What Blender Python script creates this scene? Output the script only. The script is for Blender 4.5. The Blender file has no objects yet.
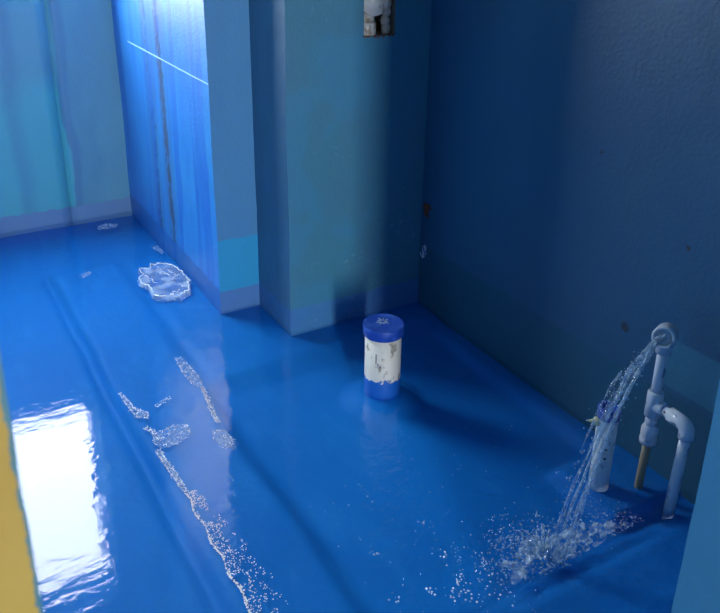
import bpy, bmesh, math, random
from mathutils import Vector, Matrix, noise
random.seed(7)
S = bpy.context.scene
C = S.collection
R = math.radians

# ------------------------------------------------------------------ camera
H = 1.5
def cam_axes(yaw, p, r):
    f = Vector((math.sin(yaw)*math.cos(p), math.cos(yaw)*math.cos(p), -math.sin(p)))
    rt = Vector((math.cos(yaw), -math.sin(yaw), 0)); up = rt.cross(f)
    c, s = math.cos(r), math.sin(r)
    return c*rt+s*up, -s*rt+c*up, f
rt, up, fw = cam_axes(R(30.7), R(21.54), R(.8))
cd = bpy.data.cameras.new('camera'); cam = bpy.data.objects.new('camera', cd); C.objects.link(cam)
m = Matrix((rt, up, -fw)).transposed().to_4x4(); m.translation = (0, 0, H); cam.matrix_world = m
cd.sensor_fit = 'HORIZONTAL'; cd.sensor_width = 36; cd.lens = 804*36/720; cd.shift_y = -88.8/720
cd.clip_start = .05
cd.dof.use_dof = True; cd.dof.focus_distance = 2.6; cd.dof.aperture_fstop = 11
S.camera = cam

# ------------------------------------------------------------------ sky, window light, exposure
w = bpy.data.worlds.new('World'); S.world = w; w.use_nodes = True
bg = w.node_tree.nodes['Background']; bg.inputs[0].default_value = (.93, .98, 1, 1); bg.inputs[1].default_value = 20
S.view_settings.view_transform = 'Standard'; S.view_settings.look = 'None'
S.view_settings.exposure = .35; S.view_settings.gamma = 1; S.view_settings.use_curve_mapping = False
WIN = (-.30, .66, 1.08, 2.36)        # bathroom window in the back wall: x0, x1, z0, z1
WIN2 = (-.29, .01, .60, 2.25)       # window of the hall behind the photographer
def portal(x0, x1, z0, z1, y, facing):
    l = bpy.data.lights.new('window_area_light', 'AREA'); l.shape = 'RECTANGLE'; l.size = x1-x0; l.size_y = z1-z0
    o = bpy.data.objects.new('window_area_light', l); C.objects.link(o)
    o.location = ((x0+x1)/2, y, (z0+z1)/2); o.rotation_euler = (R(90)*(-1 if facing < 0 else 1), 0, 0)
    l.cycles.is_portal = True
    return o
portal(*WIN, 4.08, -1)
portal(*WIN2, -2.68, 1)
hl = portal(*WIN2, -2.62, 1); hl.data.cycles.is_portal = False; hl.data.energy = 72; hl.data.color = (.96, .98, 1)   # added lamp, boosts the hall window beyond what the sky gives

# ------------------------------------------------------------------ helpers
def link(name, bm, mats, parent=None, smooth=False, dbl=True):
    me = bpy.data.meshes.new(name)
    bm.normal_update(); bm.to_mesh(me); bm.free()
    for mm in (mats if isinstance(mats, (list, tuple)) else [mats]): me.materials.append(mm)
    if smooth:
        for p in me.polygons: p.use_smooth = True
    o = bpy.data.objects.new(name, me); C.objects.link(o)
    if parent: o.parent = parent
    return o
def tag(o, label, cat, group=None, kind=None):
    o['label'] = label; o['category'] = cat
    if group: o['group'] = group
    if kind: o['kind'] = kind
    return o
def struct(o, label=None):
    o['kind'] = 'structure'
    if label: o['label'] = label
    return o
def empty(name, loc=(0, 0, 0)):
    o = bpy.data.objects.new(name, None); o.empty_display_size = .05; C.objects.link(o); o.location = loc
    return o
def to_local(bm, loc):
    bmesh.ops.translate(bm, verts=bm.verts, vec=-Vector(loc)); return bm

def wob(p, a1=.004, a2=.0014):
    n1 = noise.noise_vector(p*2.3); n2 = noise.noise_vector(p*23+Vector((7, 3, 1)))
    return p + n1*a1 + n2*a2
def grid_box(bm, lo, hi, step=.05, mat=None, amp=(.004, .0014)):
    """box whose six faces are fine grids, gently uneven like hand plastered wall; mat: {face axis: slot}"""
    lo = Vector(lo); hi = Vector(hi); mat = mat or {}
    n = [max(1, int(round((hi[i]-lo[i])/step))) for i in range(3)]
    vs = {}
    def V(i, j, k):
        key = (i, j, k)
        if key not in vs:
            p = Vector((lo.x+(hi.x-lo.x)*i/n[0], lo.y+(hi.y-lo.y)*j/n[1], lo.z+(hi.z-lo.z)*k/n[2]))
            vs[key] = bm.verts.new(wob(p, *amp))
        return vs[key]
    for ax in range(3):
        a, b = [(1, 2), (0, 2), (0, 1)][ax]
        for side in (0, 1):
            for i in range(n[a]):
                for j in range(n[b]):
                    q = []
                    for di, dj in ((0, 0), (1, 0), (1, 1), (0, 1)):
                        t = [0, 0, 0]; t[ax] = n[ax]*side; t[a] = i+di; t[b] = j+dj
                        q.append(V(*t))
                    if (side == 0) != (ax == 1): q.reverse()
                    f = bm.faces.new(q); f.smooth = True
                    f.material_index = mat.get(('-+'[side])+'xyz'[ax], 0)
    return bm
def sharp(o, ang=35):
    me = o.data
    bm = bmesh.new(); bm.from_mesh(me)
    for e in bm.edges:
        if len(e.link_faces) == 2 and e.calc_face_angle(0) > R(ang): e.smooth = False
    bm.to_mesh(me); bm.free(); return o
def tube(bm, pts, rad, n=16, cap=True, mi=0):
    pts = [Vector(p) for p in pts]
    if not isinstance(rad, (list, tuple)): rad = [rad]*len(pts)
    rings = []; u = None
    for i, p in enumerate(pts):
        t = (pts[min(i+1, len(pts)-1)]-pts[max(i-1, 0)]).normalized()
        if u is None: u = t.orthogonal().normalized()
        u = (u-t*u.dot(t)).normalized(); v = t.cross(u)
        rings.append([bm.verts.new(p+(u*math.cos(2*math.pi*k/n)+v*math.sin(2*math.pi*k/n))*rad[i]) for k in range(n)])
    for a, b in zip(rings, rings[1:]):
        for k in range(n):
            f = bm.faces.new((a[k], a[(k+1) % n], b[(k+1) % n], b[k])); f.smooth = True; f.material_index = mi
    if cap:
        for rg, rev in ((rings[0], True), (rings[-1], False)):
            f = bm.faces.new(list(reversed(rg)) if rev else rg); f.material_index = mi
    return rings
def lathe(bm, org, axis, prof, n=32, closed=False):
    """prof = [(distance along axis, radius)]"""
    org = Vector(org); axis = Vector(axis).normalized(); u = axis.orthogonal().normalized(); v = axis.cross(u)
    rings = []
    for d, r in prof:
        if r < 1e-6: rings.append([bm.verts.new(org+axis*d)])
        else: rings.append([bm.verts.new(org+axis*d+(u*math.cos(2*math.pi*k/n)+v*math.sin(2*math.pi*k/n))*r) for k in range(n)])
    pr = list(zip(rings, rings[1:]))
    if closed: pr.append((rings[-1], rings[0]))
    for a, b in pr:
        for k in range(n):
            k2 = (k+1) % n
            if len(a) == 1 and len(b) == 1: continue
            if len(a) == 1: q = (a[0], b[k2], b[k])
            elif len(b) == 1: q = (a[k], a[k2], b[0])
            else: q = (a[k], a[k2], b[k2], b[k])
            f = bm.faces.new(q); f.smooth = True
    return bm
def arc(c, a, b, r, n=8):
    """quarter bend about c: from c+a*r to c+b*r"""
    c, a, b = Vector(c), Vector(a), Vector(b)
    return [c+(a*math.cos(t*math.pi/2/n)+b*math.sin(t*math.pi/2/n))*r for t in range(n+1)]
def blob(bm, p, r, flat=1., sub=1, jit=.25):
    res = bmesh.ops.create_icosphere(bm, subdivisions=sub, radius=r)
    for vv in res['verts']:
        d = 1+random.uniform(-jit, jit)
        vv.co = Vector((vv.co.x*d, vv.co.y*d, vv.co.z*flat*d))+Vector(p)
        for f in vv.link_faces: f.smooth = True

# ------------------------------------------------------------------ material helpers
class NT:
    def __init__(s, name):
        s.m = bpy.data.materials.new(name); s.m.use_nodes = True; s.t = s.m.node_tree; s.n = s.t.nodes
        s.b = s.n['Principled BSDF']; s.out = s.n['Material Output']
        s.pos = s.n.new('ShaderNodeNewGeometry').outputs['Position']
        sp = s.n.new('ShaderNodeSeparateXYZ'); s.l(s.pos, sp.inputs[0]); s.x, s.y, s.z = sp.outputs
    def l(s, a, b):
        if hasattr(a, 'is_output'): s.t.links.new(a, b)
        else: b.default_value = a
    def math(s, op, a, b=0., c=0.):
        k = s.n.new('ShaderNodeMath'); k.operation = op; s.l(a, k.inputs[0]); s.l(b, k.inputs[1]); s.l(c, k.inputs[2]); return k.outputs[0]
    def noise(s, scale, detail=3, stretch=(1, 1, 1), rough=.5, off=(0, 0, 0), vec=None):
        mp = s.n.new('ShaderNodeMapping'); s.l(vec or s.pos, mp.inputs[0]); mp.inputs[3].default_value = stretch; mp.inputs[1].default_value = off
        k = s.n.new('ShaderNodeTexNoise'); k.inputs['Scale'].default_value = scale; k.inputs['Detail'].default_value = detail; k.inputs['Roughness'].default_value = rough
        s.l(mp.outputs[0], k.inputs['Vector']); return k.outputs['Fac']
    def step(s, v, lo, hi, a=0., b=1.):
        k = s.n.new('ShaderNodeMapRange'); k.interpolation_type = 'SMOOTHSTEP'; s.l(v, k.inputs[0])
        for i, q in enumerate((lo, hi, a, b)): s.l(q, k.inputs[i+1])
        return k.outputs[0]
    def mix(s, f, a, b):
        k = s.n.new('ShaderNodeMix'); k.data_type = 'RGBA'; s.l(f, k.inputs[0])
        for q, i in ((a, 6), (b, 7)): s.l((*q, 1) if isinstance(q, tuple) else q, k.inputs[i])
        return k.outputs[2]
    def bump(s, h, strength=.3, dist=.01, nrm=None):
        k = s.n.new('ShaderNodeBump'); k.inputs['Strength'].default_value = strength; k.inputs['Distance'].default_value = dist; s.l(h, k.inputs['Height'])
        if nrm is not None: s.l(nrm, k.inputs['Normal'])
        return k.outputs[0]
    def skin(s, ior, nrm=None):
        g = s.n.new('ShaderNodeNewGeometry').outputs['Backfacing']
        k = s.n.new('ShaderNodeFresnel'); s.l(s.math('ADD', ior, s.math('MULTIPLY', g, 1/ior-ior)), k.inputs[0])
        if nrm is not None: s.l(nrm, k.inputs['Normal'])
        return k.outputs[0]
    def fin(s, col, rough=.5, nrm=None, spec=.5, **kw):
        s.l((*col, 1) if isinstance(col, tuple) else col, s.b.inputs['Base Color']); s.l(rough, s.b.inputs['Roughness'])
        s.b.inputs['Specular IOR Level'].default_value = spec
        if nrm is not None: s.l(nrm, s.b.inputs['Normal'])
        for k, v in kw.items(): s.l(v, s.b.inputs[k.replace('_', ' ')])
        return s.m
def srgb(r, g, b):
    return tuple(((c/255)/12.92 if c/255 <= .04045 else ((c/255+.055)/1.055)**2.4) for c in (r, g, b))

# wall paint: rolled blue membrane with brushed tone changes
def wall_paint(name, c1, c2, rough=.45, bands=(), extra=None, bs=.35, spec=.5):
    t = NT(name)
    n = t.noise(1.6, 4, (1.6, 1.6, .45)); n2 = t.noise(14, 5, (1, 1, .35), .6)
    f = t.step(t.math('ADD', t.math('MULTIPLY', n, .75), t.math('MULTIPLY', n2, .25)), .36, .64)
    col = t.mix(f, c1, c2)
    wav = t.math('MULTIPLY', t.math('SUBTRACT', t.noise(9, 4), .5), .03)
    zz = t.math('ADD', t.z, wav)
    for lo, hi, c in bands:
        col = t.mix(t.math('MULTIPLY', t.step(zz, lo-.004, lo+.004), t.step(zz, hi-.004, hi+.004, 1., 0.)), col, c)
    if extra: col = extra(t, col)
    h = t.math('ADD', t.noise(90, 4), t.math('MULTIPLY', t.noise(12, 3), 1.2))
    return t.fin(col, t.math('ADD', rough-.08, t.math('MULTIPLY', n2, .16)), t.bump(h, bs, .004), spec)

BL1, BL2 = srgb(88, 152, 182), srgb(102, 168, 190)
CY = srgb(80, 184, 198); PU = srgb(104, 146, 190)
def back_extra(t, col):
    wv = t.math('MULTIPLY', t.math('SUBTRACT', t.noise(2.5, 3, off=(3, 0, 0)), .5), .10)
    xx = t.math('ADD', t.x, wv)
    # cyan over-roll left of a wavy brush edge, and a darker lap streak along it
    m1 = t.math('MULTIPLY', t.step(xx, .675, .695, 1., 0.), t.step(t.math('ADD', t.z, t.math('MULTIPLY', t.noise(5, 3), .25)), .70, .95, 1., 0.))
    col = t.mix(t.math('MULTIPLY', m1, .75), col, CY)
    m2 = t.math('MULTIPLY', t.step(xx, .678, .69), t.step(xx, .715, .74, 1., 0.))
    col = t.mix(t.math('MULTIPLY', m2, .55), col, srgb(74, 128, 172))
    m3 = t.math('MULTIPLY', t.step(xx, .43, .47), t.step(xx, .475, .54, 1., 0.))
    col = t.mix(t.math('MULTIPLY', m3, .45), col, srgb(74, 132, 174))
    wz = t.math('ADD', t.z, t.math('MULTIPLY', t.math('SUBTRACT', t.noise(30, 3), .5), .03))
    return t.mix(t.step(wz, .072, .08, 1., 0.), col, PU)
M_back = wall_paint('paint_back_wall', BL1, BL2, .5, (), back_extra)
def side_extra(t, col):   # two ragged cracks with peeling paint running down, a snapped chalk line, drips
    j = t.math('MULTIPLY', t.math('SUBTRACT', t.noise(4, 3, (1, 1, .6)), .5), .06)
    fine = t.math('MULTIPLY', t.math('SUBTRACT', t.noise(45, 4, (1, 1, .6)), .5), .10)
    yy = t.math('ADD', t.math('ADD', t.y, j), fine)
    yy = t.math('ADD', yy, t.math('MULTIPLY', t.z, .0))
    for y0, wd, st in ((3.215, .030, .95), (3.385, .022, .9)):
        d = t.math('ABSOLUTE', t.math('SUBTRACT', yy, y0))
        br = t.step(t.noise(34, 4, (1, 1, .5)), .30, .48)
        mk = t.math('MULTIPLY', t.step(d, wd*.4, wd*1.1, 1., 0.), br)
        t.crack = t.math('MAXIMUM', t.crack, mk) if hasattr(t, 'crack') else mk
        col = t.mix(t.math('MULTIPLY', mk, st), col, srgb(66, 84, 112))
        d2 = t.step(t.math('ABSOLUTE', t.math('SUBTRACT', t.y, y0)), .03, .10, 1., 0.)
        col = t.mix(t.math('MULTIPLY', d2, .42), col, srgb(70, 96, 130))
    dr = t.step(t.noise(30, 2, (1, 1, .04)), .54, .66)
    col = t.mix(t.math('MULTIPLY', dr, .45), col, srgb(40, 150, 225))
    dr2 = t.step(t.noise(16, 2, (1, 1, .05), off=(0, 4, 0)), .52, .62)
    col = t.mix(t.math('MULTIPLY', dr2, .5), col, srgb(20, 92, 205))
    ln = t.step(t.math('ABSOLUTE', t.math('SUBTRACT', t.z, .896)), .0015, .0032, 1., 0.)
    col = t.mix(t.math('MULTIPLY', ln, t.step(t.y, 3.70, 3.66)), col, srgb(190, 235, 255))
    wz = t.math('ADD', t.z, t.math('MULTIPLY', t.math('SUBTRACT', t.noise(30, 3), .5), .03))
    t.l(t.math('MULTIPLY', t.math('SUBTRACT', 1., t.crack), .7), t.b.inputs['Coat Weight'])
    return t.mix(t.step(wz, .09, .1, 1., 0.), col, srgb(34, 108, 186))
M_side = wall_paint('paint_niche_side', srgb(28, 120, 215), srgb(50, 150, 225), .47, (), side_extra, .5, .45)
sb = M_side.node_tree.nodes['Principled BSDF']; sb.inputs['Coat Roughness'].default_value = .42   # still wet
M_front = wall_paint('paint_pillar_front', srgb(76, 140, 192), srgb(82, 148, 196), .55, ((-.2, .085, srgb(84, 136, 196)), (.085, .30, srgb(48, 164, 214))))
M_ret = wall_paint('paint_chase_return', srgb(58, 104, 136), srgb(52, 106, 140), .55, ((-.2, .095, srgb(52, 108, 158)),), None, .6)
def chase_extra(t, col):
    sp = t.math('MULTIPLY', t.step(t.noise(70, 4), .60, .70), t.step(t.noise(3.2, 2, off=(.3, 0, .2)), .54, .66))
    col = t.mix(t.math('MULTIPLY', sp, .32), col, srgb(140, 190, 215))
    pt = t.math('MULTIPLY', t.step(t.noise(3, 3, off=(1, 2, .5)), .5, .58), t.step(t.x, 1.52, 1.40))
    return t.mix(t.math('MULTIPLY', pt, .3), col, srgb(60, 150, 195))
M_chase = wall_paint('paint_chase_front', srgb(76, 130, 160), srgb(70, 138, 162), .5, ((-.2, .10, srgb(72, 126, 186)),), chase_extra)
def right_extra(t, col):
    m1 = t.math('MULTIPLY', t.step(t.y, 1.235, 1.225), t.math('MULTIPLY', t.step(t.z, .27, .28), t.step(t.z, .415, .425, 1., 0.)))
    col = t.mix(t.math('MULTIPLY', m1, .8), col, srgb(58, 120, 150))  # lit rectangle beside the riser, painted in as lighter teal
    for y, z, r in ((1.519, .851, .006), (1.196, .681, .008), (1.352, .377, .016)):
        dy = t.math('SUBTRACT', t.y, y); dz = t.math('SUBTRACT', t.z, z)
        d = t.math('SQRT', t.math('ADD', t.math('MULTIPLY', dy, dy), t.math('MULTIPLY', dz, dz)))
        d = t.math('ADD', d, t.math('MULTIPLY', t.math('SUBTRACT', t.noise(80, 3), .5), .02))
        col = t.mix(t.math('MULTIPLY', t.step(d, r*.6, r*1.2, 1., 0.), .8), col, srgb(60, 55, 60))
    return col
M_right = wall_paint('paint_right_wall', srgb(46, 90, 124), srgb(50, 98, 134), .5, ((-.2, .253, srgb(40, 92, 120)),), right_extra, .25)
M_plain = wall_paint('paint_plain_blue', BL1, BL2, .5)
M_plaster = NT('hall_plaster'); M_plaster = M_plaster.fin(srgb(104, 101, 92), .8)
def door_wall():
    t = NT('door_wall_paint')
    jit = t.math('ADD', t.math('MULTIPLY', t.math('SUBTRACT', t.noise(45, 4), .5), .006), t.math('MULTIPLY', t.math('SUBTRACT', t.noise(160, 3), .5), .005))
    fr = t.step(t.y, .405, .409, 1., 0.)
    xm = t.math('ADD', t.x, jit)
    xm = t.math('MAXIMUM', t.step(xm, .0205, .022, 1., 0.), t.step(xm, .885, .888))
    ye = t.mix(t.step(t.noise(7, 5), .35, .7), srgb(152, 132, 62), srgb(140, 114, 48))
    ye = t.mix(t.math('MULTIPLY', t.step(t.noise(26, 5), .62, .72), .6), ye, srgb(90, 72, 42))
    te = t.mix(t.noise(6, 4), srgb(44, 118, 172), srgb(58, 130, 180))
    lip = t.mix(t.noise(40, 3), srgb(40, 78, 78), srgb(60, 100, 92))
    te = t.mix(t.math('MULTIPLY', fr, .7), te, lip)
    col = t.mix(t.math('MULTIPLY', fr, xm), te, ye)
    return t.fin(col, .6, t.bump(t.noise(60, 4), .3, .004))
M_door = door_wall()

# floor membrane
def floor_mat():
    t = NT('floor_membrane')
    n = t.noise(2.2, 5); n2 = t.noise(11, 5, (1, .35, 1))
    col = t.mix(t.step(n, .3, .7), srgb(20, 120, 200), srgb(16, 112, 192))
    col = t.mix(t.math('MULTIPLY', t.step(n2, .5, .72), .35), col, srgb(36, 134, 210))
    col = t.mix(t.math('MULTIPLY', t.step(t.noise(60, 3), .68, .74), .4), col, srgb(60, 110, 190))
    return t.fin(col, .6, t.bump(t.math('ADD', t.noise(40, 4), t.noise(8, 3)), .3, .006), .08)
M_floor = floor_mat()

SPL = (1.19, 1.075)
def water_mat():
    t = NT('flood_water'); t.n.remove(t.b)
    dx = t.math('SUBTRACT', t.x, SPL[0]); dy = t.math('SUBTRACT', t.y, SPL[1])
    d = t.math('SQRT', t.math('ADD', t.math('MULTIPLY', dx, dx), t.math('MULTIPLY', dy, dy)))
    near = t.step(d, .10, .75, 1., 0.)
    basin = t.step(t.x, .66, .80)
    a = t.math('ADD', .012, t.math('MULTIPLY', basin, t.math('ADD', .06, t.math('MULTIPLY', near, .8))))
    h = t.math('MULTIPLY', a, t.math('ADD', t.noise(26, 4), t.math('MULTIPLY', t.noise(70, 3), .35)))
    h2 = t.math('MULTIPLY', t.noise(30, 4, (.45, 1, 1)), .045)
    nr = t.bump(t.math('ADD', h, h2), 1., .018)
    fr = t.skin(1.41, nr)
    tr = t.n.new('ShaderNodeBsdfTransparent'); tr.inputs[0].default_value = (.86, .95, 1, 1)
    gl = t.n.new('ShaderNodeBsdfGlossy'); gl.inputs['Roughness'].default_value = .012; t.l(nr, gl.inputs['Normal'])
    mx = t.n.new('ShaderNodeMixShader'); t.l(fr, mx.inputs[0]); t.l(tr.outputs[0], mx.inputs[1]); t.l(gl.outputs[0], mx.inputs[2])
    t.l(mx.outputs[0], t.out.inputs[0]); return t.m
M_water = water_mat()
def splashy(name, trans, diff, ior=1.33, sc=55):
    t = NT(name); t.n.remove(t.b)
    fr = t.skin(ior)
    tr = t.n.new('ShaderNodeBsdfTransparent'); tr.inputs[0].default_value = (.93, .97, 1, 1)
    df = t.n.new('ShaderNodeBsdfDiffuse'); df.inputs[0].default_value = (.66, .83, 1, 1)
    gl = t.n.new('ShaderNodeBsdfGlossy'); gl.inputs['Roughness'].default_value = .06
    nz = t.step(t.noise(sc, 3), .38, .66, diff*.35, diff*1.6)
    m0 = t.n.new('ShaderNodeMixShader'); t.l(nz, m0.inputs[0]); t.l(tr.outputs[0], m0.inputs[1]); t.l(df.outputs[0], m0.inputs[2])
    m1 = t.n.new('ShaderNodeMixShader'); t.l(fr, m1.inputs[0]); t.l(m0.outputs[0], m1.inputs[1]); t.l(gl.outputs[0], m1.inputs[2])
    t.l(m1.outputs[0], t.out.inputs[0]); return t.m
M_jet = splashy('falling_water', .8, .24)
M_spray = splashy('spray_drops', .5, .5)
M_froth = splashy('froth', .3, .85, 1.35)
M_film = splashy('clear_film', .5, .30, 1.36, 16)
M_churn = splashy('churned_water', .6, .40, 1.33)
M_skin = splashy('scum_skin', .8, .17, 1.38)

def pvc(name, c, dirt, amt, rough=.35, paint=None, marks=None):
    t = NT(name)
    n = t.step(t.noise(38, 5, (1, 1, .6)), .60-amt*.1, .68)
    col = t.mix(t.noise(6, 3), c, tuple(q*.88 for q in c))
    col = t.mix(t.math('MULTIPLY', n, .75), col, dirt)
    if marks: col = marks(t, col)
    if paint:
        zz = t.math('ADD', t.z, t.math('MULTIPLY', t.math('SUBTRACT', t.noise(45, 4), .5), .05))
        col = t.mix(t.step(zz, paint[0]-.002, paint[0]+.002, 1., 0.), col, paint[1])
    return t.fin(col, rough, t.bump(t.noise(50, 3), .1, .002))
M_pipe = pvc('capped_pipe_white', srgb(232, 228, 216), srgb(110, 100, 80), .45, .5, (.060, srgb(20, 100, 195)))
M_pipe2 = pvc('drain_pipe_white', srgb(214, 222, 230), srgb(120, 140, 170), .2, .3)
M_white = pvc('fitting_white', srgb(212, 222, 234), srgb(70, 100, 150), .15, .28)
M_fit = pvc('wall_fitting_white', srgb(226, 222, 212), srgb(150, 130, 105), .15, .35)
M_drop = pvc('painted_drop_pipe', srgb(200, 212, 228), srgb(30, 80, 160), .9, .35)
M_capb = NT('blue_cap'); M_capb = M_capb.fin(M_capb.mix(M_capb.step(M_capb.noise(30, 4), .45, .75), srgb(28, 70, 168), srgb(58, 100, 190)), .42)
M_scuff = NT('scuffed_cap'); M_scuff = M_scuff.fin(M_scuff.mix(M_scuff.noise(60, 3), srgb(90, 125, 190), srgb(150, 170, 205)), .6)
M_ink = NT('blue_ink'); M_ink = M_ink.fin(srgb(40, 58, 110), .6)
M_tan = NT('tan_pipe'); M_tan = M_tan.fin(srgb(150, 140, 118), .5)
M_cream = NT('cream_plastic'); M_cream = M_cream.fin(srgb(226, 214, 160), .4)
M_mortar = NT('bare_mortar'); M_mortar = M_mortar.fin(M_mortar.mix(M_mortar.noise(50, 5), srgb(150, 140, 125), srgb(100, 92, 84)), .9, M_mortar.bump(M_mortar.noise(80, 4), .6, .006))
M_lmort = NT('light_mortar'); M_lmort = M_lmort.fin(M_lmort.mix(M_lmort.noise(50, 5), srgb(205, 200, 188), srgb(160, 150, 138)), .9, M_lmort.bump(M_lmort.noise(80, 4), .6, .006))
M_brick = NT('red_brick_chips'); M_brick = M_brick.fin(M_brick.mix(M_brick.noise(60, 4), srgb(150, 84, 58), srgb(104, 60, 46)), .9, M_brick.bump(M_brick.noise(90, 4), .7, .006))
M_dark = NT('print_dark'); M_dark = M_dark.fin(srgb(38, 40, 46), .9)
M_pale = NT('pale_filler'); M_pale = M_pale.fin(M_pale.mix(M_pale.step(M_pale.noise(90, 3), .45, .6), srgb(60, 110, 190), srgb(205, 215, 225)), .8)
M_frame = NT('window_frame_paint'); M_frame = M_frame.fin(srgb(150, 165, 190), .4)
M_resid = NT('white_residue'); M_resid = M_resid.fin((.92, .95, .97), .25)

# ------------------------------------------------------------------ structure
XL, XR, YB, YF = -.75, 1.69, 3.91, .53
ZC = 2.6
bm = bmesh.new()
x0, x1, z0, z1 = WIN
grid_box(bm, (XL-.12, YB, -.15), (x0, YB+.14, ZC)); grid_box(bm, (x1, YB, -.15), (1.0, YB+.14, ZC))
grid_box(bm, (x0, YB, -.15), (x1, YB+.14, z0)); grid_box(bm, (x0, YB, z1), (x1, YB+.14, ZC))
struct(link('wall_back', bm, M_back))
bm = bmesh.new()
for a, b in (((x0, YB+.10, z0), (x0+.03, YB+.14, z1)), ((x1-.03, YB+.10, z0), (x1, YB+.14, z1)), ((x0, YB+.10, z0), (x1, YB+.14, z0+.03)), ((x0, YB+.10, z1-.03), (x1, YB+.14, z1))):
    grid_box(bm, a, b, 3, amp=(0, 0))
struct(link('window_1', bm, M_frame))
# pillar beside the niche and the deeper pipe chase next to it
bm = bmesh.new(); grid_box(bm, (.957, 2.66, -.15), (1.16, YB+.02, ZC), .04, {'-x': 1, '-y': 0})
sharp(struct(link('wall_pillar', bm, [M_front, M_side])))
bm = bmesh.new(); HX0, HX1, HZ0, HZ1 = 1.412, 1.538, 1.068, 1.34
mt = {'-x': 1}
grid_box(bm, (1.12, 2.375, -.15), (XR+.01, 2.50, HZ0), .03, mt); grid_box(bm, (1.12, 2.375, HZ0), (HX0, 2.50, HZ1), .03, mt)
grid_box(bm, (HX1, 2.375, HZ0), (XR+.01, 2.50, HZ1), .03); grid_box(bm, (1.12, 2.375, HZ1), (XR+.01, 2.50, ZC), .03, mt)
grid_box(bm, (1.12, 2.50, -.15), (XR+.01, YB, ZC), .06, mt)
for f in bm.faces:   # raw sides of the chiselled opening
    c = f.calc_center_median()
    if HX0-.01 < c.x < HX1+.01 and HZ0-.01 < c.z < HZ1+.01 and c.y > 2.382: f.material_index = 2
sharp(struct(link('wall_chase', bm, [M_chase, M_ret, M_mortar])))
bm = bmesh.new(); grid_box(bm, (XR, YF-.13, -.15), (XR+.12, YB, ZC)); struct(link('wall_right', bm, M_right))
bm = bmesh.new(); grid_box(bm, (XL-.12, YF-.13, -.15), (XL, YB, ZC), .1); struct(link('wall_left', bm, M_plain))
# door wall: opening x .024 - .86
DX0, DX1, DZ = .024, .862, 2.05
bm = bmesh.new(); am = (.003, .0022)
grid_box(bm, (-2.4, .405, -.15), (DX0, YF, ZC), .03, amp=am); grid_box(bm, (DX1, .405, -.15), (2.4, YF, ZC), .03, amp=am); grid_box(bm, (DX0, .405, DZ), (DX1, YF, ZC), .03, amp=am)
sharp(struct(link('wall_front', bm, M_door)))
bm = bmesh.new(); grid_box(bm, (-2.5, -2.7, ZC), (2.5, YB+.14, ZC+.1), .5, amp=(0, 0)); struct(link('ceiling', bm, M_plaster))
# hall behind the photographer
x0, x1, z0, z1 = WIN2
bm = bmesh.new()
for a, b in (((-2.5, -2.7, -.15), (x0, -2.6, ZC)), ((x1, -2.7, -.15), (2.5, -2.6, ZC)), ((x0, -2.7, -.15), (x1, -2.6, z0)), ((x0, -2.7, z1), (x1, -2.6, ZC))): grid_box(bm, a, b, .5, amp=(0, 0))
struct(link('wall_hall', bm, M_plaster))
bm = bmesh.new(); grid_box(bm, (-2.5, -2.6, -.15), (-2.4, .41, ZC), .5, amp=(0, 0)); struct(link('wall_hall_left', bm, M_plaster))
bm = bmesh.new(); grid_box(bm, (2.4, -2.6, -.15), (2.5, .41, ZC), .5, amp=(0, 0)); struct(link('wall_hall_right', bm, M_plaster))
bm = bmesh.new(); grid_box(bm, (-2.5, -2.7, -.2), (2.5, .50, .02), .5, amp=(0, 0)); struct(link('floor_hall', bm, M_mortar))

# bathroom floor: one membrane over a sunken shower basin, a raised strip and gentle unevenness
def ss(v, a, b):
    t = min(1, max(0, (v-a)/(b-a))); return t*t*(3-2*t)
def floor_z(x, y):
    wx = x+.012*noise.noise(Vector((x*3, y*3, 5))); wy = y+.012*noise.noise(Vector((x*3, y*3, 9)))
    z = -.024+.006*noise.noise(Vector((x*2, y*2, 0)))
    # raised strip, left of the basin, running to the back
    s = ss(wx, .425, .475)*(1-ss(wx, .70, .78))*(1-ss(wy, 3.30, 3.42))*ss(wy, .6, .7)
    z = z*(1-s)+(-.006+.003*noise.noise(Vector((x*6, y*6, 2))))*s
    g = math.exp(-((wx-.435)/.018)**2)*(1-ss(wy, 3.3, 3.4)); z -= .014*g
    # apron in front of pillar and chase
    p = ss(wx, .74, .80)*ss(wy, 2.20, 2.26)*(1-ss(wy, 3.2, 3.4)); z = z*(1-p)+(-.010+.003*noise.noise(Vector((x*5, y*5, 3))))*p
    # sill in front of the door
    q = (1-ss(wy, .98, 1.035))*ss(wx, .5, .6); z = z*(1-q)+(-.008)*q
    q2 = (1-ss(wy, .85, .88)); z = z*(1-q2)+(.0)*q2-.004*q2
    # basin
    b = ss(wx, .69, .78)*(1-ss(wx, 1.60, 1.65))*ss(wy, 1.035, 1.07)*(1-ss(wy, 2.15, 2.225))
    z = z*(1-b)+(-.042+.004*noise.noise(Vector((x*3, y*3, 11))))*b
    dp = math.hypot(x-1.227, y-1.909); mp_ = 1-ss(dp, .065, .15); z = max(z, z*(1-mp_)-.008*mp_)   # membrane turned up around the capped pipe
    # low mortar pad around the pipe feet
    pd = ss(wx, 1.42, 1.455)*ss(wy, 1.085, 1.11)*(1-ss(wy, 1.30, 1.36)); z = max(z, z*(1-pd)-.006*pd)
    return z
bm = bmesh.new(); st = .0125
nx, ny = int((XR+.02-XL+.02)/st), int((YB+.02-YF+.12)/st)
vg = [[bm.verts.new((XL-.02+i*st, YF-.10+j*st, floor_z(XL-.02+i*st, YF-.10+j*st))) for j in range(ny+1)] for i in range(nx+1)]
for i in range(nx):
    for j in range(ny):
        f = bm.faces.new((vg[i][j], vg[i+1][j], vg[i+1][j+1], vg[i][j+1])); f.smooth = True
struct(link('floor', bm, M_floor))

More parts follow.
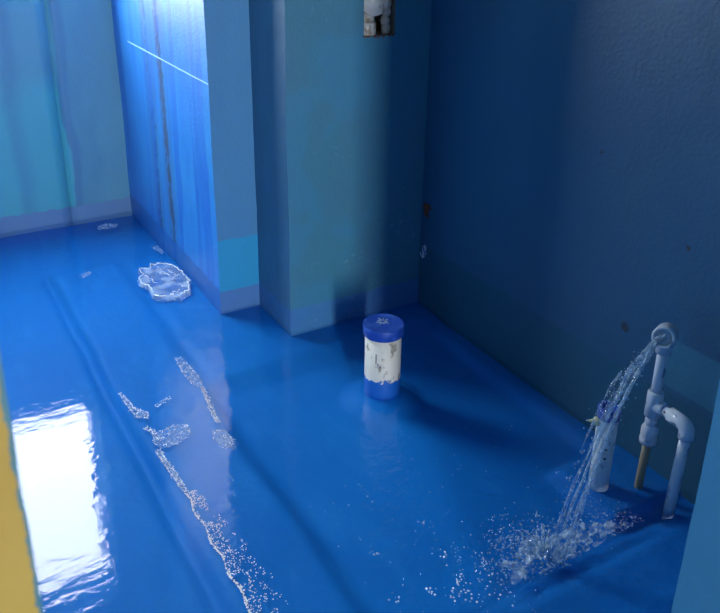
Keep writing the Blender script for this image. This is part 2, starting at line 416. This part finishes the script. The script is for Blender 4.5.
# ------------------------------------------------------------------ flood water
def water_z(x, y):
    d = math.hypot(x-SPL[0], y-SPL[1])
    inb = ss(x, .66, .80)*ss(y, .98, 1.06)
    a = .0055*math.exp(-d/.28)*inb+.0011*inb+.00012
    z = a*(noise.noise(Vector((x*22, y*22, 1)))+.6*noise.noise(Vector((x*48, y*48, 4))))
    z += .004*math.exp(-d/.22)*math.sin(d*95)*inb*.6
    return z
bm = bmesh.new(); st = .0125; vd = {}
def inside(x, y):
    if y > 2.372 and x > 1.118: return False
    if y > 2.657 and x > .955: return False
    return XL+.001 <= x <= XR-.001 and YF <= y <= YB-.003
nx, ny = int((XR-XL)/st), int((YB-YF)/st)
def wv(i, j):
    if (i, j) not in vd:
        x, y = XL+i*st, YF+.003+j*st; vd[i, j] = bm.verts.new((x, y, water_z(x, y)))
    return vd[i, j]
for i in range(nx):
    for j in range(ny):
        if all(inside(XL+(i+a)*st, YF+.003+(j+b)*st) for a in (0, 1) for b in (0, 1)) or inside(XL+(i+.5)*st, YF+(j+.5)*st):
            f = bm.faces.new((wv(i, j), wv(i+1, j), wv(i+1, j+1), wv(i, j+1))); f.smooth = True
tag(link('flood_water', bm, M_water), 'shallow clear water flooding the whole blue floor', 'water', None, 'stuff')

# ------------------------------------------------------------------ capped white pipe standing in the basin
P = Vector((1.227, 1.909, 0))
e = empty('capped_pipe', (P.x, P.y, -.08)); tag(e, 'stubby white pipe with blue cap standing upright in the basin', 'pipe')
bm = bmesh.new(); lathe(bm, (P.x, P.y, -.09), (0, 0, 1), [(0, 0), (0, .059), (.10, .059), (.31, .059), (.31, 0)], 40)
link('pipe_body', to_local(bm, e.location), M_pipe, e)
bm = bmesh.new(); lathe(bm, (P.x, P.y, .209), (0, 0, 1), [(0, .059), (0, .0645), (.002, .0655), (.031, .0665), (.034, .0655), (.0345, .060), (.0335, .058), (.0335, .0)], 40)
cap = sharp(link('cap', to_local(bm, e.location), M_capb, e), 40)
bm = bmesh.new()   # scuffed star moulded on the lid, rim scratches
for k in range(9):
    a = k*2*math.pi/9+.2; r0, r1 = .006, random.uniform(.018, .030); pr = Vector((-math.sin(a), math.cos(a), 0))*.004; dv = Vector((math.cos(a), math.sin(a), 0))
    o_ = P+Vector((.004, .012, .2427)); vs = [bm.verts.new(o_+dv*r0-pr), bm.verts.new(o_+dv*r1-pr*.4), bm.verts.new(o_+dv*r1+pr*.4), bm.verts.new(o_+dv*r0+pr)]
    tops = [bm.verts.new(v.co+Vector((0, 0, .0012))) for v in vs]
    bm.faces.new(tops)
    for i in range(4): bm.faces.new((vs[i], vs[(i+1) % 4], tops[(i+1) % 4], tops[i]))
link('lid_emblem', to_local(bm, e.location), M_scuff, cap)
bm = bmesh.new()   # handwritten stroke and ticks in blue ink
def on_pipe(ang, z, r=.0594): return Vector((P.x+r*math.cos(ang), P.y+r*math.sin(ang), z))
va = math.atan2(-P.y, -P.x)   # side that faces the door
for a, z, h, wdt in ((-.36, .125, .036, .0030), (-.25, .118, .010, .003), (-.12, .114, .005, .003), (.08, .113, .004, .003)):
    q = [bm.verts.new(on_pipe(va+a+s*wdt/.06/2, z+t*h, .0598)) for s, t in ((-1, 0), (1, 0), (1, 1), (-1, 1))]; bm.faces.new(q)
link('ink_mark', to_local(bm, e.location), M_ink, e)

# ------------------------------------------------------------------ white drain pipe under the jet
Q = Vector((1.503, 1.214, 0))
e = empty('drain_pipe', (Q.x, Q.y, -.08)); tag(e, 'slim white drain pipe with blue top standing under the falling water', 'pipe')
bm = bmesh.new(); lathe(bm, (Q.x, Q.y, -.09), (0, 0, 1), [(0, 0), (0, .0275), (.33, .0275), (.33, .023), (.30, .023), (.30, 0)], 32)
link('pipe_body', to_local(bm, e.location), M_pipe2, e)
bm = bmesh.new(); lathe(bm, (Q.x, Q.y, .222), (0, 0, 1), [(0, .0275), (0, .030), (.026, .0305), (.032, .029), (.034, .022), (.028, .017), (.028, 0)], 32)
link('cap', to_local(bm, e.location), M_capb, e)
va2 = math.atan2(-Q.y, -Q.x)
for z in (.165, .135, .105):
    bm = bmesh.new(); c0 = Vector((Q.x+.0275*math.cos(va2+.25), Q.y+.0275*math.sin(va2+.25), z)); ax = Vector((math.cos(va2+.25), math.sin(va2+.25), 0))
    lathe(bm, c0-ax*.001, ax, [(0, .0038), (.0016, .0036), (.0016, .0022), (.0008, 0)], 12); link('hole', to_local(bm, e.location), M_dark, e)  # dark raised dots for print on the pipe, no openings
bm = bmesh.new(); ax = Vector((math.cos(va2-1.15), math.sin(va2-1.15), .12)); c0 = Vector((Q.x, Q.y, .205))+ax*.025
lathe(bm, c0, ax, [(-.004, .013), (.008, .013), (.012, .009), (.016, .005), (.034, .0015), (.036, 0)], 16)
link('nozzle', to_local(bm, e.location), M_cream, e)

# ------------------------------------------------------------------ water supply pipe: open elbow, riser, tee, branch down
PX, PY = 1.60, 1.152
e = empty('supply_pipe', (PX, PY, -.08)); tag(e, 'white plastic supply pipe with tee and open elbow pouring water', 'pipe')
V3 = Vector
r0 = .0145
bm = bmesh.new(); tube(bm, [(PX, PY, .28), (PX, PY, .37), (PX, PY, .455)], r0, 20); link('riser', to_local(bm, e.location), M_white, e)
# elbow whose open socket faces into the room; a second mouth runs back to the wall
ax = V3((-.86, -.45, .18)).normalized(); cen = V3((PX-.004, PY-.002, .478))
bm = bmesh.new(); tube(bm, [(PX, PY, .425), (PX, PY, .455)]+[V3((PX, PY, .455))+V3((0, 0, 1))*.022*math.sin(t*math.pi/12)+ax*.022*(1-math.cos(t*math.pi/12)) for t in range(1, 7)], .0205, 20)
lathe(bm, cen, ax, [(-.018, .019), (-.018, .0285), (.030, .0295), (.034, .0285), (.034, .0225), (.030, .0215), (-.004, .0205), (-.006, 0)], 28)
el = link('elbow', to_local(bm, e.location), M_white, e)
bm = bmesh.new(); lathe(bm, cen+V3((.010, .006, .002)), (.86, .40, .10), [(-.01, .016), (.014, .017), (.018, .0155), (.018, 0)], 20); link('end_plug', to_local(bm, e.location), M_white, e)
# tee
bm = bmesh.new(); lathe(bm, (PX, PY, .232), (0, 0, 1), [(0, .0145), (0, .0215), (.070, .0215), (.074, .0195), (.074, .0145)], 24)
lathe(bm, (PX, PY, .268), (0, -1, 0), [(0, .019), (.030, .019), (.034, .0175), (.034, .0)], 24); link('tee', to_local(bm, e.location), M_white, e)
bm = bmesh.new(); tube(bm, [(PX, PY-.03, .268), (PX, PY-.092, .266)], r0, 20); link('branch', to_local(bm, e.location), M_white, e)
for k in range(2):   # printed ticks on the branch
    bm = bmesh.new(); c = V3((PX-.0135, PY-.043-.012*k, .2725)); lathe(bm, c, (-1, 0, .4), [(-.001, .003), (.0014, .0026), (.0014, 0)], 10); link('print_dot', to_local(bm, e.location), M_ink, e)
BY = PY-.108
bm = bmesh.new(); tube(bm, [(PX, PY-.052, .267), (PX, BY+.022, .266)]+arc((PX, BY+.022, .244), (0, 0, 1), (0, -1, 0), .022, 8)+[(PX, BY, .228)], .0195, 22); link('bend', to_local(bm, e.location), M_white, e)
bm = bmesh.new(); tube(bm, [(PX, BY, .24), (PX, BY+.004, .1), (PX, BY+.010, -.09)], .0148, 20); link('drop_pipe', to_local(bm, e.location), M_drop, e)
bm = bmesh.new(); tube(bm, [(PX, PY, .24), (PX, PY, .19)], .0165, 20); link('connector', to_local(bm, e.location), M_white, e)
bm = bmesh.new(); lathe(bm, (PX, PY, .145), (0, 0, 1), [(0, .012), (0, .0225), (.014, .0235), (.019, .021), (.025, .0225), (.046, .0225), (.054, .0185), (.060, .0165)], 24); link('coupling', to_local(bm, e.location), M_white, e)
bm = bmesh.new(); tube(bm, [(PX, PY, .155), (PX-.002, PY+.002, .05), (PX-.004, PY+.004, -.09)], .0115, 16); link('stub_pipe', to_local(bm, e.location), M_tan, e)

# ------------------------------------------------------------------ falling water
J0 = Vector((1.565, 1.138, .487)); J1 = Vector((1.196, 1.069, 0))
def jet_p(t): p = J0.lerp(J1, t); p.z = J0.z*(1-t*t); return p
root = empty('water_jet', (J1.x, J1.y, 0)); tag(root, 'stream of water arcing from the open elbow into the basin', 'water')
side = (J1-J0).cross(Vector((0, 0, 1))).normalized()
random.seed(11)
for k in range(14):
    bm = bmesh.new(); off = (random.uniform(-1, 1), random.uniform(-1, 1)); ph = random.uniform(0, 9)
    t0 = 0 if k < 9 else random.uniform(.1, .5); t1 = 1 if k < 10 else random.uniform(.6, .95)
    pts = []; rad = []
    for i in range(40):
        t = t0+(t1-t0)*i/39; sp = .011+.022*t
        p = jet_p(t)+side*(off[0]*sp+.006*noise.noise(Vector((ph, t*7, 0))))+Vector((0, 0, 1))*(off[1]*sp*.8+.006*noise.noise(Vector((ph, t*7, 5))))
        p.z = max(p.z, -.01)
        pts.append(p); rad.append(max(.0008, (.0075-.0040*t)*(.55+.75*noise.noise(Vector((ph+3, t*14, 2))))))
    tube(bm, pts, rad, 10); link('strand', to_local(bm, root.location), M_jet, root)
bm = bmesh.new()
for k in range(420):
    t = random.random()**.7; s = .008+.030*t; p = jet_p(t)+Vector((random.gauss(0, s*.7), random.gauss(0, s*.7), random.gauss(0, s*.7)))
    if p.z > .002: blob(bm, p, random.uniform(.0006, .0022), random.uniform(.8, 2.2), 1, .15)
d_ = link('spray_drops', to_local(bm, root.location), M_spray, root); d_['kind'] = 'stuff'

# splash where the jet lands: crown, froth and drops
bm = bmesh.new(); random.seed(5)
for k in range(70):
    a = random.uniform(0, 2*math.pi); r = abs(random.gauss(0, .05)); b = Vector((SPL[0]+.01+r*math.cos(a), SPL[1]+.03+r*math.sin(a), 0))
    if b.y < 1.035: continue
    h = random.uniform(.008, .038)*math.exp(-r/.08); d = Vector((math.cos(a), math.sin(a), 0))*random.uniform(.004, .02)
    tube(bm, [b, b+d*.5+Vector((0, 0, h*.7)), b+d+Vector((0, 0, h))], [random.uniform(.002, .005), .0025, .0007], 7)
for k in range(1500):
    u = random.random()
    if u < .5: x, y = random.gauss(SPL[0], .055), random.gauss(SPL[1]+.04, .05)
    elif u < .85: x = random.uniform(1.18, 1.50); y = 1.05+abs(random.gauss(.03, .04))
    else: x, y = random.gauss(1.10, .07), random.gauss(1.13, .05)
    if not (.75 < x < 1.58 and 1.04 < y < 1.6): continue
    z = abs(random.gauss(0, .012))*math.exp(-math.hypot(x-SPL[0], y-SPL[1])/.2) if random.random() < .35 else 0
    blob(bm, (x, y, .001+z), random.uniform(.0008, .0026), random.uniform(.4, 1.), 1, .2)
def churn(cx, cy, rx, ry, hh, seed, st=.004):
    vd = {}
    def V(i, j):
        if (i, j) not in vd:
            x, y = cx+i*st, cy+j*st; q = ((x-cx)/rx)**2+((y-cy)/ry)**2
            vd[i, j] = bm.verts.new((x, y, .002+hh*max(0, 1-q)*(.5+noise.noise(Vector((x*45, y*45, seed)))+.6*noise.noise(Vector((x*110, y*110, seed))))))
        return vd[i, j]
    for i in range(-int(rx/st), int(rx/st)):
        for j in range(-int(ry/st), int(ry/st)):
            x, y = cx+(i+.5)*st, cy+(j+.5)*st; q = ((x-cx)/rx)**2+((y-cy)/ry)**2
            if y > 1.045 and noise.noise(Vector((x*38, y*38, seed+2)))+.35*noise.noise(Vector((x*120, y*120, seed))) > -.25+.75*q:
                f = bm.faces.new((V(i, j), V(i+1, j), V(i+1, j+1), V(i, j+1))); f.smooth = True; f.material_index = 1
churn(1.185, 1.095, .10, .07, .020, 1); churn(1.30, 1.085, .13, .05, .008, 5); churn(1.40, 1.08, .06, .025, .003, 9); churn(1.10, 1.09, .06, .045, .006, 13)
tag(link('water_splash', bm, [M_spray, M_churn]), 'white frothing splash where the water lands beside the basin kerb', 'splash', None, 'stuff')

# froth specks drifting on the basin
bm = bmesh.new(); random.seed(21)
for cx, cy, n, s in ((.935, 1.10, 26, .018), (.965, 1.135, 14, .012), (.88, 1.14, 8, .008), (1.06, 1.10, 16, .02), (1.10, 1.085, 18, .015), (.98, 1.21, 8, .006), (.83, 1.30, 6, .006), (.99, 1.33, 6, .005), (1.14, 1.20, 10, .02), (1.02, 1.06, 10, .02), (.80, 1.16, 5, .01)):
    for k in range(n): blob(bm, (random.gauss(cx, s), random.gauss(cy, s), .0015), random.uniform(.001, .0032), .6, 1, .25)
for k in range(70): blob(bm, (random.uniform(.76, 1.5), random.uniform(1.06, 1.6), .001), random.uniform(.0008, .0018), .6, 1, .2)
tag(link('froth_specks', bm, M_froth), 'scattered froth specks drifting on the basin water', 'froth', None, 'stuff')

# ------------------------------------------------------------------ froth patches on the raised strip
def pip(x, y, poly):
    c = False; n = len(poly)
    for i in range(n):
        (xa, ya), (xb, yb) = poly[i], poly[i-1]
        if (ya > y) != (yb > y) and x < (xb-xa)*(y-ya)/(yb-ya)+xa: c = not c
    return c
def sheet(bm, poly, st=.004):
    # thin scum skin inside the outline, ragged at its edge
    xs = [p[0] for p in poly]; ys = [p[1] for p in poly]; vd = {}
    def V(i, j):
        if (i, j) not in vd:
            x, y = min(xs)+i*st, min(ys)+j*st
            vd[i, j] = bm.verts.new((x+.0012*noise.noise(Vector((x*300, y*300, 1))), y+.0012*noise.noise(Vector((x*300, y*300, 4))), .0022+.0018*noise.noise(Vector((x*120, y*120, 7)))))
        return vd[i, j]
    for i in range(int((max(xs)-min(xs))/st)+1):
        for j in range(int((max(ys)-min(ys))/st)+1):
            x, y = min(xs)+(i+.5)*st, min(ys)+(j+.5)*st
            if pip(x, y, poly) and noise.noise(Vector((x*70, y*70, 2))) > -.28:
                f = bm.faces.new((V(i, j), V(i+1, j), V(i+1, j+1), V(i, j+1))); f.smooth = True; f.material_index = 1
def patch(name, poly, n, label, cat, r=(.0018, .0042), mat=None, group=None, rim=True):
    bm = bmesh.new(); sheet(bm, poly)
    r = (r[0]*.5, r[1]*.5); n = int(n*2.2); xs = [p[0] for p in poly]; ys = [p[1] for p in poly]; cnt = 0
    while cnt < n:
        x, y = random.uniform(min(xs), max(xs)), random.uniform(min(ys), max(ys))
        if pip(x, y, poly): blob(bm, (x, y, .002), random.uniform(*r), random.uniform(.35, .7), 1, .3); cnt += 1
    if rim:
        m_ = len(poly)
        for i in range(m_):
            a, b = Vector((*poly[i-1], .001)), Vector((*poly[i], .001)); L = (b-a).length; k = max(2, int(L/.0035))
            for q in range(k):
                if random.random() < .8: p = a.lerp(b, q/k); blob(bm, (p.x+random.gauss(0, .002), p.y+random.gauss(0, .002), .0025), random.uniform(.0010, .0024), .6, 1, .3)
    return tag(link(name, bm, [mat or M_froth, M_skin]), label, cat, group)
patch('froth_patch', [(.690, 2.42), (.712, 2.415), (.722, 2.32), (.722, 2.235), (.708, 2.20), (.688, 2.235), (.686, 2.33)], 90, 'long oval froth patch floating where two floor edges meet', 'froth')
patch('froth_patch', [(.485, 1.995), (.50, 2.035), (.56, 2.045), (.60, 2.03), (.598, 1.985), (.55, 1.955), (.50, 1.955)], 110, 'broad speckled froth patch lying across the raised strip', 'froth')
patch('froth_patch', [(.645, 1.93), (.665, 1.965), (.69, 1.945), (.697, 1.895), (.68, 1.86), (.652, 1.87)], 60, 'small round froth patch at the basin edge', 'froth')
patch('froth_streak', [(.708, 2.20), (.716, 2.19), (.702, 2.09), (.692, 1.995), (.682, 1.998), (.692, 2.09)], 50, 'thin curved white froth streak trailing off the long oval patch', 'froth', (.0018, .0036), M_resid)
patch('froth_streak', [(.464, 2.30), (.472, 2.30), (.485, 2.20), (.515, 2.145), (.505, 2.12), (.478, 2.14), (.468, 2.22)], 60, 'hooked white froth streak on the outer edge of the raised strip', 'froth', (.0016, .0034), M_resid)
patch('froth_streak', [(.482, 2.075), (.492, 2.08), (.508, 2.035), (.498, 2.03)], 22, 'short white froth dash between the hooked streak and broad patch', 'froth', (.0016, .0036), M_resid)
patch('froth_streak', [(.478, 1.955), (.492, 1.955), (.502, 1.80), (.504, 1.745), (.494, 1.745), (.486, 1.82)], 70, 'straight white froth streak running down from the broad patch', 'froth', (.0016, .0034), M_resid)
patch('froth_streak', [(.545, 2.175), (.60, 2.20), (.602, 2.19), (.548, 2.165)], 16, 'faint pair of froth dashes across the raised strip', 'froth', (.0012, .0026))
patch('froth_patch', [(.755, 3.78), (.80, 3.795), (.845, 3.76), (.83, 3.72), (.77, 3.72), (.745, 3.74)], 130, 'pale thin froth patch close to the back wall', 'froth', (.002, .004), None, None, False)
patch('froth_patch', [(.545, 3.26), (.60, 3.28), (.60, 3.25), (.56, 3.215)], 20, 'tiny froth fleck beside the crumpled film', 'froth', (.0015, .003), None, None, False)
patch('froth_patch', [(.905, 3.40), (.935, 3.42), (.945, 3.33), (.925, 3.30)], 26, 'faint froth fleck against the foot of the niche wall', 'froth', (.0015, .003), None, None, False)
# long speckled trail down the strip
bm = bmesh.new(); random.seed(31)
for k in range(1500):
    t = random.random(); y = 1.74-.56*t; w_ = .085*min(1, .35+t*1.1)*(1 if t < .85 else .6); u = random.random()**1.9
    x = .494+.004*math.sin(t*30)+u*w_
    if noise.noise(Vector((x*34, y*34, 3))) < -.08 and u > .06: continue
    blob(bm, (x, y, .001), random.uniform(.0007, .0019)*(1.5 if u < .06 else 1), .6, 1, .3)
tag(link('froth_trail', bm, M_resid), 'long speckled froth trail along the raised strip', 'froth', None, 'stuff')

# ------------------------------------------------------------------ crumpled clear film in the niche
bm = bmesh.new(); FC = Vector((.850, 3.025, 0)); n1, n2 = 56, 14; random.seed(3)
rings = []
cv = bm.verts.new(FC+Vector((0, 0, .005)))
for j in range(1, n2+1):
    rg = []
    for i in range(n1):
        a = 2*math.pi*i/n1; q = j/n2
        ro = 1+.24*noise.noise(Vector((math.cos(a)*2.2, math.sin(a)*2.2, 1)))+.13*noise.noise(Vector((math.cos(a)*6, math.sin(a)*6, 4)))
        x, y = .098*ro*q*math.cos(a), .185*ro*q*math.sin(a)
        z = .005+.009*ss(q, .6, .9)*(1-ss(q, .93, 1.))+.004*noise.noise(Vector((x*22, y*16, 3)))+.002*abs(noise.noise(Vector((x*40, y*30, 8))))
        if j == n2: z = -.004
        rg.append(bm.verts.new(FC+Vector((x, y, z))))
    rings.append(rg)
for i in range(n1):
    bm.faces.new((cv, rings[0][i], rings[0][(i+1) % n1]))
    for a, b in zip(rings, rings[1:]): bm.faces.new((a[i], b[i], b[(i+1) % n1], a[(i+1) % n1]))
fo = link('plastic_film', bm, M_film, None, True); tag(fo, 'crumpled translucent film with ragged bright rim lying beside the niche wall', 'film')
bm = bmesh.new()
# bright curled rim and inner folds
def film_pt(a, q):
    ro = 1+.24*noise.noise(Vector((math.cos(a)*2.2, math.sin(a)*2.2, 1)))+.13*noise.noise(Vector((math.cos(a)*6, math.sin(a)*6, 4)))
    return Vector((FC.x+.098*ro*q*math.cos(a), FC.y+.185*ro*q*math.sin(a), .012+.004*noise.noise(Vector((a*5, q, 2)))))
k = 110
tube(bm, [film_pt(2*math.pi*i/k, .90+.05*noise.noise(Vector((i*.3, 0, 0)))) for i in range(k)], [.0022+.0030*abs(noise.noise(Vector((i*.4, 3, 0)))) for i in range(k)], 7)
for (a0, q0, a1, q1) in ((1.4, .75, .3, .25), (.2, .8, 5.9, .3), (2.6, .8, 3.4, .5), (.9, .5, .2, .5), (4.4, .85, 5.0, .7), (5.6, .9, 5.3, .6)):
    p0, p1 = film_pt(a0, q0), film_pt(a1, q1)
    tube(bm, [p0.lerp(p1, i/9)+Vector((.016*noise.noise(Vector((i*.45, a0*3, 0))), .030*noise.noise(Vector((i*.45, a0*3, 5))), .002)) for i in range(10)], [.0004+.0022*abs(noise.noise(Vector((i*.8, a0, 7)))) for i in range(10)], 6)
rm = link('curled_rim', bm, M_resid, fo)

# ------------------------------------------------------------------ fitting in the chiselled hole of the chase wall
e = empty('wall_outlet', (1.465, 2.40, 1.07)); tag(e, 'white plastic outlet elbow with round plug set in the chiselled wall hole', 'pipe fitting')
bm = bmesh.new(); lathe(bm, (1.458, 2.385, 1.184), (-.25, -1, 0), [(-.05, .036), (-.004, .038), (0, .047), (.010, .049), (.014, .046), (.014, .034), (.020, .032), (.022, .0)], 36)
link('plug', to_local(bm, e.location), M_fit, e)
bm = bmesh.new(); tube(bm, [(1.452, 2.42, 1.24), (1.452, 2.415, 1.16), (1.450, 2.412, 1.085)], .024, 24); link('elbow_body', to_local(bm, e.location), M_fit, e)
bm = bmesh.new(); lathe(bm, (1.448, 2.412, 1.069), (0, 0, 1), [(0, .0), (0, .030), (.004, .032), (.040, .032), (.045, .027)], 28); link('socket', to_local(bm, e.location), M_fit, e)
bm = bmesh.new(); random.seed(9)
for i in range(9): blob(bm, (1.521+random.uniform(-.004, .004), 2.405, 1.085+.030*i), .0175, 1.3, 2, .10)
o = link('mortar_plug', bm, M_lmort); tag(o, 'grey mortar fill packed beside the white outlet fitting', 'mortar')
bm = bmesh.new()
for i in range(26):
    a = random.random(); blob(bm, (1.412+.126*a, 2.376, 1.066+random.gauss(0, .003)), random.uniform(.002, .006), .7, 1, .3)
o = link('plaster_chips', bm, M_brick); tag(o, 'crumbled plaster edge along the bottom of the wall hole', 'plaster')
# two broken outlets low in the corner
def lump(name, c, n, s, mat, label, cat):
    bm = bmesh.new()
    for i in range(n): blob(bm, (c[0]+random.uniform(-.004, .002), c[1]+random.gauss(0, s*.5), c[2]+random.gauss(0, s)), random.uniform(.004, .011), 1, 1, .3)
    tag(link(name, bm, mat), label, cat)
lump('brick_patch', (XR-.001, 2.345, .405), 26, .017, M_brick, 'chipped patch of bare brown brick in the dark corner', 'brick')
lump('filler_patch', (XR-.001, 2.345, .225), 14, .012, M_pale, 'pale filler dab on the dark corner wall', 'filler')
